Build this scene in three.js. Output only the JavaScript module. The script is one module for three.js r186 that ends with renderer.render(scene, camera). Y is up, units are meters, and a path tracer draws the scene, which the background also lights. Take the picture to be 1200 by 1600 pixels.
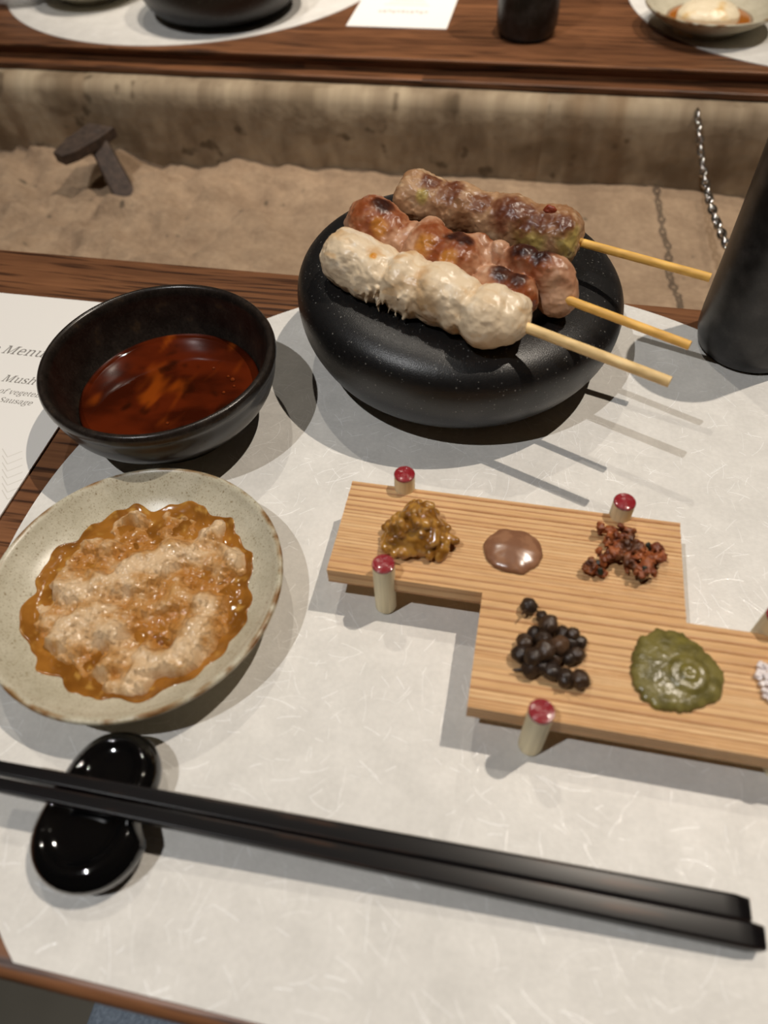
import * as THREE from 'three';
import { ImprovedNoise } from 'three/addons/math/ImprovedNoise.js';
import { mergeGeometries, mergeVertices } from 'three/addons/utils/BufferGeometryUtils.js';
import { RoundedBoxGeometry } from 'three/addons/geometries/RoundedBoxGeometry.js';

// ---------------------------------------------------------------- camera, light, exposure
const H = 0.23;            // camera height above the counter top (m)
const Y0 = 0.72;           // counter top above the floor (m)
const scene = new THREE.Scene();
scene.background = new THREE.Color(0x000000);
const renderer = new THREE.WebGLRenderer({ antialias: true });
renderer.toneMapping = THREE.LinearToneMapping;
renderer.toneMappingExposure = 0.88;
renderer.shadowMap.enabled = true;

const FPX = 1120.3, PITCH = 0.91117, ROLL = -0.06067, YAW = 0.24377;
const turnIn = (v) => new THREE.Vector3(Math.cos(YAW) * v.x + Math.sin(YAW) * v.z, v.y, -Math.sin(YAW) * v.x + Math.cos(YAW) * v.z);
const camF = turnIn(new THREE.Vector3(0, -Math.sin(PITCH), -Math.cos(PITCH)));
const camR0 = turnIn(new THREE.Vector3(1, 0, 0));
const camU0 = new THREE.Vector3().crossVectors(camR0, camF);
const camR = camR0.clone().multiplyScalar(Math.cos(ROLL)).addScaledVector(camU0, Math.sin(ROLL));
const camU = camR0.clone().multiplyScalar(-Math.sin(ROLL)).addScaledVector(camU0, Math.cos(ROLL));
const camera = new THREE.PerspectiveCamera(2 * Math.atan(800 / FPX) * 180 / Math.PI, 0.75, 0.01, 20);
camera.position.set(0, Y0 + H, 0);
camera.quaternion.setFromRotationMatrix(new THREE.Matrix4().makeBasis(camR, camU, camF.clone().negate()));
camera.focus = 0.315;
camera.userData.fStop = 7.2;
camera.updateMatrixWorld(true);
scene.add(camera);

// three ceiling spots and an added fill spot: place, target, colour, candela
const SPOTS = [
  { at: [0.60, Y0 + 1.725, -0.614], to: [0.12, Y0, -0.30], color: [1.0, 0.89, 0.76], power: 7.2, radius: 0.5, angle: 0.5, label: 'ceiling spot lamp over the hearth end of the counter' },
  { at: [-0.62, Y0 + 1.80, 0.42], to: [-0.05, Y0, -0.30], color: [0.95, 0.95, 0.95], power: 5.2, radius: 0.5, angle: 0.6, label: 'ceiling spot lamp above the near diner seat' },
  { at: [-0.42, Y0 + 1.80, -1.00], to: [-0.05, Y0, -0.5], color: [1.0, 0.92, 0.80], power: 2.0, radius: 0.7, angle: 0.5, label: 'ceiling spot lamp above the far counter' },
  { at: [0.02, Y0 + 1.80, -0.62], to: [-0.20, Y0, -1.02], color: [1.0, 0.89, 0.77], power: 11.0, radius: 0.7, angle: 0.30, label: 'added narrow fill spot brightening the far counter' },  // added fill without a known fixture, lifts the far counter and hearth lip
];

// ---------------------------------------------------------------- helpers
const V = (x, y, z) => new THREE.Vector3(x, y, z);
// a photo pixel on the horizontal plane h metres above the counter top
function at(px, py, h = 0) {
  const d = camF.clone().addScaledVector(camR, (px - 600) / FPX).addScaledVector(camU, -(py - 800) / FPX);
  return camera.position.clone().addScaledVector(d, (h - H) / d.y);
}
function pixelOf(p) {
  const d = p.clone().sub(camera.position), z = d.dot(camF);
  return [600 + FPX * d.dot(camR) / z, 800 - FPX * d.dot(camU) / z];
}
function rng(seed) { let a = seed >>> 0; return () => { a = (a + 0x6D2B79F5) >>> 0; let t = a; t = Math.imul(t ^ (t >>> 15), t | 1); t ^= t + Math.imul(t ^ (t >>> 7), t | 61); return ((t ^ (t >>> 14)) >>> 0) / 4294967296; }; }
const PN = new ImprovedNoise();
const noise = (x, y, z = 0) => PN.noise(x + 37.3, y + 11.7, z + 5.1);
function fbm(x, y, z, o = 4) { let s = 0, a = 0.5; for (let i = 0; i < o; i++) { s += a * noise(x, y, z + i * 7.7); x *= 2.03; y *= 2.03; z *= 2.03; a *= 0.5; } return s; }
const clamp = (x, a = 0, b = 1) => Math.min(b, Math.max(a, x));
const mix = (a, b, t) => a + (b - a) * t;
const smooth = (a, b, x) => { const t = clamp((x - a) / (b - a)); return t * t * (3 - 2 * t); };
const col = (r, g, b) => new THREE.Color().setRGB(r / 255, g / 255, b / 255, THREE.SRGBColorSpace);
const mix3 = (a, b, t) => [mix(a[0], b[0], t), mix(a[1], b[1], t), mix(a[2], b[2], t)];
function std(c, roughness, more = {}) { return new THREE.MeshPhysicalMaterial({ color: c, roughness, ...more }); }

const taken = {};
function numbered(name) { const n = taken[name] = (taken[name] ?? -1) + 1; return n ? `${name}_${String(n).padStart(3, '0')}` : name; }
function shade(o) { o.traverse((m) => { if (m.isMesh) { m.castShadow = true; m.receiveShadow = true; } }); return o; }
function part(name, geo, material, parent, label) {
  const m = new THREE.Mesh(geo, material); m.name = name; m.castShadow = m.receiveShadow = true; parent.add(m);
  if (label) m.userData.label = label;
  return m;
}
function thing(name, label, category, position, group) {
  const o = new THREE.Group(); o.name = numbered(name); o.userData = { label, category }; if (group) o.userData.group = group;
  if (position) o.position.copy(position); scene.add(o); return o;
}
function solo(name, geo, material, label, category, position, group, kind) {
  const m = new THREE.Mesh(geo, material); m.name = numbered(name); m.userData = { label, category };
  if (group) m.userData.group = group; if (kind) m.userData.kind = kind;
  if (position) m.position.copy(position); m.castShadow = m.receiveShadow = true; scene.add(m); return m;
}
function structure(name, geo, material, position) {
  const m = new THREE.Mesh(geo, material); m.name = name; m.userData = { kind: 'structure' };
  if (position) m.position.copy(position); m.castShadow = m.receiveShadow = true; scene.add(m); return m;
}
function dataTex(w, h, fn, srgb = true, repeat = null) {
  const d = new Uint8Array(w * h * 4);
  for (let y = 0; y < h; y++) for (let x = 0; x < w; x++) {
    const c = fn(x / w, y / h, x, y), i = (y * w + x) * 4;
    d[i] = clamp(c[0], 0, 255); d[i + 1] = clamp(c[1], 0, 255); d[i + 2] = clamp(c[2], 0, 255); d[i + 3] = 255;
  }
  const t = new THREE.DataTexture(d, w, h); t.magFilter = THREE.LinearFilter; t.minFilter = THREE.LinearFilter;
  t.wrapS = t.wrapT = THREE.RepeatWrapping; if (srgb) t.colorSpace = THREE.SRGBColorSpace; if (repeat) t.repeat.set(...repeat);
  t.needsUpdate = true; return t;
}
// uv in metres from the plan position (x, z), boxes get the side faces from the height
function planUV(geo, sx = 1, sz = 1, ox = 0, oz = 0) {
  const p = geo.attributes.position, n = geo.attributes.normal, uv = new Float32Array(p.count * 2);
  for (let i = 0; i < p.count; i++) {
    const ax = Math.abs(n.getX(i)), ay = Math.abs(n.getY(i)), az = Math.abs(n.getZ(i));
    if (ay >= ax && ay >= az) { uv[2 * i] = p.getX(i); uv[2 * i + 1] = p.getZ(i); }
    else if (az >= ax) { uv[2 * i] = p.getX(i); uv[2 * i + 1] = p.getY(i) + p.getZ(i); }
    else { uv[2 * i] = p.getZ(i); uv[2 * i + 1] = p.getY(i) + p.getX(i); }
    uv[2 * i] = uv[2 * i] * sx + ox; uv[2 * i + 1] = uv[2 * i + 1] * sz + oz;
  }
  geo.setAttribute('uv', new THREE.BufferAttribute(uv, 2)); return geo;
}
function lathe(points, seg = 96, smoothCurve = 0) {
  let pts = points.map(([r, y]) => new THREE.Vector2(Math.max(r, 0), y));
  if (smoothCurve) pts = new THREE.SplineCurve(pts).getPoints(smoothCurve).map((p) => { p.x = Math.max(p.x, 0); return p; });
  const g = new THREE.LatheGeometry(pts, seg), uv = g.attributes.uv, p = g.attributes.position;
  // uv in metres: around the widest radius, along the profile
  let L = [0], R = 0; for (let i = 0; i < pts.length; i++) { if (i) L[i] = L[i - 1] + pts[i].distanceTo(pts[i - 1]); R = Math.max(R, pts[i].x); }
  for (let i = 0; i < uv.count; i++) uv.setXY(i, uv.getX(i) * 2 * Math.PI * R, L[i % pts.length]);
  return g;
}
// naive surface nets of a signed distance field (negative inside)
function nets(f, lo, hi, cell, color) {
  const nx = Math.ceil((hi[0] - lo[0]) / cell) + 1, ny = Math.ceil((hi[1] - lo[1]) / cell) + 1, nz = Math.ceil((hi[2] - lo[2]) / cell) + 1;
  const F = new Float32Array(nx * ny * nz), id = (i, j, k) => i + nx * (j + ny * k);
  for (let k = 0; k < nz; k++) for (let j = 0; j < ny; j++) for (let i = 0; i < nx; i++) F[id(i, j, k)] = f(lo[0] + i * cell, lo[1] + j * cell, lo[2] + k * cell);
  const vid = new Int32Array(nx * ny * nz).fill(-1), P = [], idx = [];
  for (let k = 0; k < nz - 1; k++) for (let j = 0; j < ny - 1; j++) for (let i = 0; i < nx - 1; i++) {
    let n = 0, sx = 0, sy = 0, sz = 0;
    const c = (a, b, d) => F[id(i + a, j + b, k + d)];
    const edge = (a0, b0, d0, a1, b1, d1) => { const u = c(a0, b0, d0), v = c(a1, b1, d1); if ((u < 0) !== (v < 0)) { const t = u / (u - v); sx += a0 + (a1 - a0) * t; sy += b0 + (b1 - b0) * t; sz += d0 + (d1 - d0) * t; n++; } };
    for (let a = 0; a < 2; a++) for (let b = 0; b < 2; b++) { edge(0, a, b, 1, a, b); edge(a, 0, b, a, 1, b); edge(a, b, 0, a, b, 1); }
    if (n) { vid[id(i, j, k)] = P.length / 3; P.push(lo[0] + (i + sx / n) * cell, lo[1] + (j + sy / n) * cell, lo[2] + (k + sz / n) * cell); }
  }
  const quad = (a, b, c, d, flip) => { if (a < 0 || b < 0 || c < 0 || d < 0) return; if (flip) idx.push(a, c, b, a, d, c); else idx.push(a, b, c, a, c, d); };
  for (let k = 1; k < nz - 1; k++) for (let j = 1; j < ny - 1; j++) for (let i = 1; i < nx - 1; i++) {
    const s = F[id(i, j, k)] < 0;
    if (s !== (F[id(i + 1, j, k)] < 0)) quad(vid[id(i, j - 1, k - 1)], vid[id(i, j, k - 1)], vid[id(i, j, k)], vid[id(i, j - 1, k)], !s);
    if (s !== (F[id(i, j + 1, k)] < 0)) quad(vid[id(i - 1, j, k - 1)], vid[id(i - 1, j, k)], vid[id(i, j, k)], vid[id(i, j, k - 1)], !s);
    if (s !== (F[id(i, j, k + 1)] < 0)) quad(vid[id(i - 1, j - 1, k)], vid[id(i, j - 1, k)], vid[id(i, j, k)], vid[id(i - 1, j, k)], !s);
  }
  const g = new THREE.BufferGeometry(); g.setAttribute('position', new THREE.Float32BufferAttribute(P, 3)); g.setIndex(idx); g.computeVertexNormals();
  if (color) paint(g, color);
  return g;
}
function paint(g, color) {
  const p = g.attributes.position, C = new Float32Array(p.count * 3), c = new THREE.Color();
  for (let i = 0; i < p.count; i++) { const q = color(p.getX(i), p.getY(i), p.getZ(i)); c.setRGB(q[0] / 255, q[1] / 255, q[2] / 255, THREE.SRGBColorSpace); C[3 * i] = c.r; C[3 * i + 1] = c.g; C[3 * i + 2] = c.b; }
  g.setAttribute('color', new THREE.BufferAttribute(C, 3)); return g;
}
function ell(px, py, pz, rx, ry, rz) {
  const k0 = Math.hypot(px / rx, py / ry, pz / rz), k1 = Math.hypot(px / (rx * rx), py / (ry * ry), pz / (rz * rz));
  return k1 > 1e-9 ? k0 * (k0 - 1) / k1 : -Math.min(rx, ry, rz);
}
const smin = (a, b, k) => { const h = clamp(0.5 + 0.5 * (b - a) / k); return mix(b, a, h) - k * h * (1 - h); };
// a heightfield disc: outline(angle) gives the radius, height(r01, angle, x, z) the height; closed below
function dab(outline, height, rings = 40, seg = 96, color) {
  const P = [], idx = [];
  P.push(0, height(0, 0, 0, 0), 0);
  for (let r = 1; r <= rings; r++) for (let s = 0; s < seg; s++) { const a = s / seg * 2 * Math.PI, R = outline(a) * r / rings, x = R * Math.cos(a), z = R * Math.sin(a); P.push(x, r === rings ? 0 : height(r / rings, a, x, z), z); }
  for (let s = 0; s < seg; s++) idx.push(0, 1 + (s + 1) % seg, 1 + s);
  for (let r = 0; r < rings - 1; r++) for (let s = 0; s < seg; s++) { const a = 1 + r * seg + s, b = 1 + r * seg + (s + 1) % seg; idx.push(a, b, a + seg, b, b + seg, a + seg); }
  const g = new THREE.BufferGeometry(); g.setAttribute('position', new THREE.Float32BufferAttribute(P, 3)); g.setIndex(idx); g.computeVertexNormals();
  if (color) paint(g, color);
  return g;
}
const box = (x0, x1, y0, y1, z0, z1) => { const g = new THREE.BoxGeometry(x1 - x0, y1 - y0, z1 - z0); g.translate((x0 + x1) / 2, (y0 + y1) / 2, (z0 + z1) / 2); return g; };
const rbox = (x0, x1, y0, y1, z0, z1, r = 0.003, s = 3) => { const g = new RoundedBoxGeometry(x1 - x0, y1 - y0, z1 - z0, s, r); g.translate((x0 + x1) / 2, (y0 + y1) / 2, (z0 + z1) / 2); return g; };

// ---------------------------------------------------------------- shared textures
// stained wood with long pores, 1 m by 0.5 m per tile
function woodFn(u, v) {
  const x = u * 1.0, z = v * 0.5, wx = fbm(x * 3, z * 6, 1, 3) * 0.012;
  const zz = z + wx;
  const bands = fbm(x * 1.2, zz * 55, 3, 4), pores = fbm(x * 14, zz * 420, 9, 3), fine = fbm(x * 40, zz * 900, 4, 2);
  return [bands, pores, fine];
}
const woodColor = dataTex(1024, 1024, (u, v) => {
  const [b, p, f] = woodFn(u, v); let t = clamp(0.5 + b * 0.75);
  let c = mix3([84, 54, 36], [150, 102, 68], t);
  const d = smooth(0.02, 0.26, p) * 0.75; c = mix3(c, [40, 24, 17], d);
  return [c[0] + f * 26, c[1] + f * 20, c[2] + f * 14];
}, true, [1, 2]);
const woodBump = dataTex(1024, 512, (u, v) => { const [, p] = woodFn(u, v); const g = 200 - 190 * smooth(0.05, 0.3, p); return [g, g, g]; }, false, [1, 2]);
const WOOD = std(0xffffff, 0.36, { map: woodColor, bumpMap: woodBump, bumpScale: 0.0002, specularIntensity: 0.7 });

// ---------------------------------------------------------------- the room
const plaster = std(col(206, 194, 176), 0.9), darkFloor = std(0xffffff, 0.75, { map: dataTex(256, 256, (u, v) => { const n = fbm(u * 30, v * 30, 2, 4) * 40; return [148 + n, 140 + n, 124 + n]; }) });
structure('floor', box(-2.6, 2.6, -0.1, 0, -2.8, 2.2), darkFloor);
structure('ceiling', box(-2.6, 2.6, Y0 + 2.0, Y0 + 2.1, -2.8, 2.2), plaster);
structure('wall_back', box(-2.6, 2.6, 0, Y0 + 2.0, -2.8, -2.7), plaster);
structure('wall_front', box(-2.6, 2.6, 0, Y0 + 2.0, 2.1, 2.2), plaster);
structure('wall_left', box(-2.6, -2.5, 0, Y0 + 2.0, -2.7, 2.1), plaster);
structure('wall_right', box(2.5, 2.6, 0, Y0 + 2.0, -2.7, 2.1), plaster);

for (const s of SPOTS) {
  const p = V(...s.at), to = V(...s.to), dir = to.clone().sub(p).normalize();
  const o = thing('ceiling_spot', s.label, 'lamp', p);
  const g = new THREE.CylinderGeometry(0.03, 0.03, 0.1, 32, 1, true); g.translate(0, 0.055, 0);
  const q = new THREE.Quaternion().setFromUnitVectors(V(0, -1, 0), dir);
  const metal = std(col(30, 30, 30), 0.5);
  const can = part('lamp_housing', g, metal, o); can.quaternion.copy(q);
  const cap = part('housing_cap', new THREE.CylinderGeometry(0.03, 0.03, 0.006, 32).translate(0, 0.105, 0), metal, can); cap.name = 'housing_cap';
  const stem = part('stem', new THREE.CylinderGeometry(0.006, 0.006, Math.max(0.02, Y0 + 2.0 - p.y - 0.09), 12), metal, o);
  stem.position.set(-dir.x * 0.1, (Y0 + 2.0 - p.y + 0.09) / 2, -dir.z * 0.1);
  const lens = part('lens', new THREE.CylinderGeometry(0.012, 0.012, 0.004, 24).translate(0, 0.004, 0), new THREE.MeshStandardMaterial({ color: 0xffffff, emissive: new THREE.Color().setRGB(...s.color), emissiveIntensity: 20, roughness: 0.4 }), o);
  lens.quaternion.copy(q);
  const L = new THREE.SpotLight(new THREE.Color().setRGB(...s.color), s.power, 0, s.angle, 1.0, 2);
  L.position.copy(p).addScaledVector(dir, 0.006); L.target.position.copy(to); L.castShadow = true; L.shadow.radius = s.radius; L.shadow.mapSize.set(2048, 2048);
  L.name = 'spot_light'; scene.add(L, L.target);
}

// ---------------------------------------------------------------- counters and hearth
const ZI = -1.431 * H, ZF = -2.703 * H, XL = -1.15, XR = 0.95;
{
  const o = thing('dining_counter', 'brown stained wooden counter under the round white paper mat', 'counter', V(0, Y0, 0));
  part('counter_top', planUV(rbox(XL, XR, -0.032, 0, ZI, 0.0035, 0.004, 4)), WOOD, o);
  part('base_panel', planUV(box(XL, XR, -Y0, -0.032, ZI + 0.0, ZI + 0.03), 1, 1, 0.3), WOOD, o);
}
{
  const o = thing('far_counter', 'brown wooden counter on the far side of the ash hearth', 'counter', V(0, Y0, 0));
  part('counter_top', planUV(rbox(XL, XR, -0.010 * H, 0, -1.05, ZF, 0.0008, 2), 1, 1, 0.37, 0.21), WOOD, o);
  part('recessed_fascia', planUV(box(XL, XR, -0.049 * H, -0.010 * H, -1.05, ZF - 0.004), 1, 1, 0.2, 0.33), WOOD, o);
  part('ledge_strip', planUV(rbox(XL, XR, -0.071 * H, -0.049 * H, -1.05, -2.662 * H, 0.0015, 2), 1, 1, 0.1, 0.4), WOOD, o);
  part('base_panel', planUV(box(XL, XR, -Y0, -0.071 * H, -1.04, -0.70), 1, 1, 0.3), WOOD, o);
}
const concreteTex = dataTex(1024, 512, (u, v) => {
  const x = u * 1.2, y = v * 0.6, a = fbm(x * 9, y * 6, 2, 5), b = fbm(x * 60, y * 26, 5, 4), st = fbm(x * 26, y * 5, 8, 3);
  let c = mix3([124, 106, 84], [194, 176, 148], clamp(0.5 + a * 0.9 + b * 0.8));
  c = mix3(c, [104, 78, 52], smooth(0.08, 0.4, st) * 0.55);
  c = mix3(c, [78, 64, 46], smooth(0.22, 0.36, fbm(x * 46, y * 46, 12, 3)) * 0.7); c = mix3(c, [98, 80, 58], smooth(0.02, 0.3, fbm(x * 14, y * 20, 19, 4)) * 0.5);
  return c;
}, true, [1 / 1.2, 1 / 0.6]);
const concreteBump = dataTex(512, 512, (u, v) => { const g = 128 + 150 * fbm(u * 50, v * 50, 3, 5); return [g, g, g]; }, false, [1 / 0.6, 1 / 0.6]);
const CONCRETE = std(0xffffff, 0.9, { map: concreteTex, bumpMap: concreteBump, bumpScale: 0.0015 });
const SAND = -0.36 * H;
{
  const o = thing('hearth', 'weathered concrete hearth trough sunk between the two counters', 'hearth', V(0, Y0, 0));
  // far wall: swept section with a rounded lip, a little uneven along its length
  const sec = [[-2.72, -0.8], [-2.72, -0.073], [-2.645, -0.073], [-2.615, -0.076], [-2.595, -0.087], [-2.580, -0.108], [-2.572, -0.15], [-2.575, -0.22], [-2.58, -0.30], [-2.582, -0.38], [-2.582, -0.8]];
  const n = 260, P = [], uv = [], idx = [];
  for (let i = 0; i <= n; i++) { const x = mix(XL, XR, i / n);
    sec.forEach(([z, y], j) => { const w = j > 1 && j < 10 ? 1 : 0; P.push(x, y * H + w * 0.0012 * fbm(x * 30, j, 1, 3), z * H + w * (0.004 * fbm(x * 9, y * 6, 3, 3) + 0.0015 * fbm(x * 70, y * 9, 6, 2))); uv.push(x, y * H + z * H); }); }
  const m = sec.length;
  for (let i = 0; i < n; i++) for (let j = 0; j < m - 1; j++) { const a = i * m + j, b = a + m; idx.push(a, a + 1, b, b, a + 1, b + 1); }
  const g = new THREE.BufferGeometry(); g.setAttribute('position', new THREE.Float32BufferAttribute(P, 3)); g.setAttribute('uv', new THREE.Float32BufferAttribute(uv, 2)); g.setIndex(idx); g.computeVertexNormals();
  part('far_wall', g, CONCRETE, o);
  part('near_wall', planUV(box(XL, XR, -0.19, -0.033, ZI - 0.02, ZI - 0.0005)), CONCRETE, o);
  part('end_wall', planUV(box(XL - 0.04, XL, -0.19, -0.02, -0.62, ZI)), CONCRETE, o);
  part('end_wall', planUV(box(XR, XR + 0.04, -0.19, -0.02, -0.62, ZI)), CONCRETE, o);
  part('bed', planUV(box(XL, XR, -0.21, -0.19, -0.62, ZI)), CONCRETE, o);
}
function sandY(x, z) {
  const left = smooth(-0.05, -0.30, x);
  let y = SAND + 0.014 * fbm(x * 6, z * 14, 1, 2) + 0.0016 * fbm(x * 45, z * 45, 4, 3);
  y += left * (0.022 * fbm(x * 24, z * 28, 8, 2) + 0.009 * fbm(x * 60, z * 65, 3, 2)) + 0.002 * fbm(x * 90, z * 60, 5, 2);
  y += 0.006 * smooth(0.055, 0.0, Math.abs(z + 2.57 * H)) * (0.25 + 0.75 * smooth(-0.1, 0.15, fbm(x * 6, 3, 2, 2) + 0.05));
  const t = Math.hypot(x + 1.50 * H, z + 2.28 * H); y += 0.004 * smooth(0.05, 0.0, t);
  // raked grooves
  y += 0.0012 * Math.sin((z + 0.04 * fbm(x * 4, z * 3, 2, 2)) * 300) * smooth(-0.35, 0.1, x) * smooth(-0.42, -0.36, z);
  return y;
}
{
  const nx = 520, nz = 130, g = new THREE.PlaneGeometry(1, 1, nx, nz), p = g.attributes.position, uv = g.attributes.uv;
  for (let i = 0; i < p.count; i++) { const x = mix(XL, XR, p.getX(i) + 0.5), z = mix(-2.60 * H, ZI - 0.019, 0.5 - p.getY(i)); p.setXYZ(i, x, sandY(x, z), z); uv.setXY(i, x, z); }
  g.computeVertexNormals();
  const t = dataTex(512, 512, (u, v) => { const a = fbm(u * 12, v * 12, 2, 4), b = fbm(u * 90, v * 90, 3, 3); let c = mix3([146, 122, 98], [180, 154, 126], clamp(0.5 + a + b * 0.6)); c = mix3(c, [80, 70, 56], smooth(0.3, 0.42, fbm(u * 30, v * 30, 6, 2)) * 0.7); return c; }, true, [1 / 0.4, 1 / 0.4]);
  const bt = dataTex(512, 512, (u, v) => { const q = 128 + 160 * fbm(u * 120, v * 120, 3, 3); return [q, q, q]; }, false, [1 / 0.3, 1 / 0.3]);
  solo('hearth_sand', g, std(0xffffff, 0.95, { map: t, bumpMap: bt, bumpScale: 0.0012 }), 'loose tan sand and ash filling the hearth trough', 'sand', V(0, Y0, 0), null, 'stuff');
}

// ---------------------------------------------------------------- paper mats
const fibreR = rng(5);
const fibreLines = []; for (let i = 0; i < 1100; i++) { fibreLines.push([fibreR() * 1024, fibreR() * 1024, fibreR() * 6.28, 12 + 60 * fibreR() * fibreR(), (fibreR() - 0.5) * 0.07, fibreR()]); }
function fibreField(w) {
  const f = new Float32Array(w * w), k = w / 1024;
  for (const [x0, y0, a0, len, bend, s] of fibreLines) { let x = x0 * k, y = y0 * k, a = a0; for (let i = 0; i < len * k; i++) { x += Math.cos(a); y += Math.sin(a); a += bend / k * 0.6; const xi = ((Math.round(x) % w) + w) % w, yi = ((Math.round(y) % w) + w) % w; f[yi * w + xi] = Math.max(f[yi * w + xi], 0.4 + 0.6 * s); const yj = (yi + 1) % w; f[yj * w + xi] = Math.max(f[yj * w + xi], 0.35 * s); } }
  return f;
}
const FF = fibreField(1024);
const paperColor = dataTex(1024, 1024, (u, v, x, y) => { const f = FF[y * 1024 + x], n = fbm(u * 16, v * 16, 1, 4) * 16 + fbm(u * 120, v * 120, 3, 2) * 10; return [222 + n + f * 30, 219 + n + f * 32, 213 + n + f * 36]; }, true, [1 / 0.22, 1 / 0.22]);
const paperBump = dataTex(1024, 1024, (u, v, x, y) => { const f = FF[y * 1024 + x], n = fbm(u * 260, v * 260, 3, 2); const g = 100 + f * 70 + n * 70; return [g, g, g]; }, false, [1 / 0.22, 1 / 0.22]);
const paperRough = dataTex(512, 512, (u, v) => { const x = Math.floor(u * 1024), y = Math.floor(v * 1024), f = FF[y * 1024 + x], g = 158 + fbm(u * 90, v * 90, 7, 2) * 30 - f * 105; return [g, g, g]; }, false, [1 / 0.22, 1 / 0.22]);
const PAPER = std(0xffffff, 0.8, { map: paperColor, bumpMap: paperBump, bumpScale: 0.00024, roughnessMap: paperRough, specularIntensity: 1.0 });
const MAT_T = 0.0006;
function paperMat(label, cx, cz, R, cutZ, side, group) {
  // disc cut off straight at cutZ; side +1 keeps what lies at smaller z
  const s = new THREE.Shape(), d = clamp(side * (cutZ - cz) / R, -1, 1), a = Math.asin(d); // shape y = -z
  const pts = []; const n = 160;
  for (let i = 0; i <= n; i++) { const t = side > 0 ? mix(-a, Math.PI + a, i / n) : mix(-Math.PI - a, a, i / n); pts.push(new THREE.Vector2(cx + R * Math.cos(t), -(cz) + R * Math.sin(t))); }
  s.setFromPoints(pts);
  const g = new THREE.ExtrudeGeometry(s, { depth: MAT_T, bevelEnabled: false }); g.rotateX(-Math.PI / 2);
  planUV(g);
  return solo('paper_mat', g, PAPER, label, 'placemat', V(0, Y0, 0), group);
}
paperMat('round white fibrous paper mat cut straight along the near counter edge', -0.018 * H, -0.649 * H, 0.802 * H, -0.0008, 1);
paperMat('white paper mat under the black dish on the far counter', -1.545 * H, -3.55 * H, 0.83 * H, -4.3 * H, -1);
paperMat('white paper mat under the small cream plate on the far counter', 0.95 * H, -3.40 * H, 0.70 * H, -4.2 * H, -1);

// ---------------------------------------------------------------- black stone dish
const speckR = rng(11), specks = new Float32Array(1024 * 1024);
for (let i = 0; i < 950; i++) { const x = Math.floor(speckR() * 1023), y = Math.floor(speckR() * 1023), s = 0.35 + 0.65 * speckR(), k = speckR() < 0.25 ? 5 : 3; for (let a = 0; a < k; a++) for (let b = 0; b < k; b++) if (!(k === 4 && (a % 3 === 0) && (b % 3 === 0))) specks[((y + a) % 1024) * 1024 + (x + b) % 1024] = s; }
const dishTex = dataTex(1024, 1024, (u, v, x, y) => { const s = specks[y * 1024 + x], n = fbm(u * 60, v * 60, 2, 3) * 8; return [25 + n + s * 105, 24 + n + s * 105, 24 + n + s * 100]; }, true, [1 / 0.12, 1 / 0.12]);
const dishBump = dataTex(512, 512, (u, v) => { const g = 128 + 150 * fbm(u * 130, v * 130, 5, 2); return [g, g, g]; }, false, [1 / 0.06, 1 / 0.06]);
const STONE = std(0xffffff, 0.37, { map: dishTex, bumpMap: dishBump, bumpScale: 0.00012 });
const DISH = V(-0.121 * H, Y0 + MAT_T, -1.21 * H), DR = 0.317 * H;
const dishProfile = [[0, 0.012], [0.40, 0.012], [0.45, 0.0], [0.52, 0.003], [0.75, 0.014], [0.89, 0.045], [0.975, 0.092], [1.0, 0.136], [0.985, 0.168], [0.93, 0.190], [0.83, 0.204], [0.68, 0.210], [0.45, 0.206], [0.2, 0.200], [0, 0.199]].map(([r, y]) => [r * DR, y * H]);
// hand-shaped: one side stands a little taller
function dishGeo(seg, n, lean) { const g = lathe(dishProfile, seg, n), p = g.attributes.position; for (let i = 0; i < p.count; i++) p.setY(i, p.getY(i) * (1 - lean * p.getX(i) / DR)); g.computeVertexNormals(); return g; }
solo('stone_dish', dishGeo(128, 90, 0.10), STONE, 'squat black speckled stone dish carrying three meat skewers', 'dish', DISH);

// ---------------------------------------------------------------- skewers
const STICK = dataTex(256, 64, (u, v) => { const n = fbm(u * 5, v * 24, 3, 3); return [236 + n * 60, 206 + n * 60, 150 + n * 60]; });
function skewerFrame(left, tip) {
  const X = tip.clone().sub(left), L = X.length(); X.normalize();
  const Z = new THREE.Vector3().crossVectors(X, V(0, 1, 0)).normalize(), Y = new THREE.Vector3().crossVectors(Z, X).normalize();
  return { left, X, Y, Z, L, m: new THREE.Matrix4().makeBasis(X, Y, Z).setPosition(left) };
}
// where along the skewer a photo column falls
function along(fr, px) { let a = 0, b = 1; for (let i = 0; i < 40; i++) { const t = (a + b) / 2; if (pixelOf(fr.left.clone().addScaledVector(fr.X, t * fr.L))[0] < px) a = t; else b = t; } return a * fr.L; }
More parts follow.
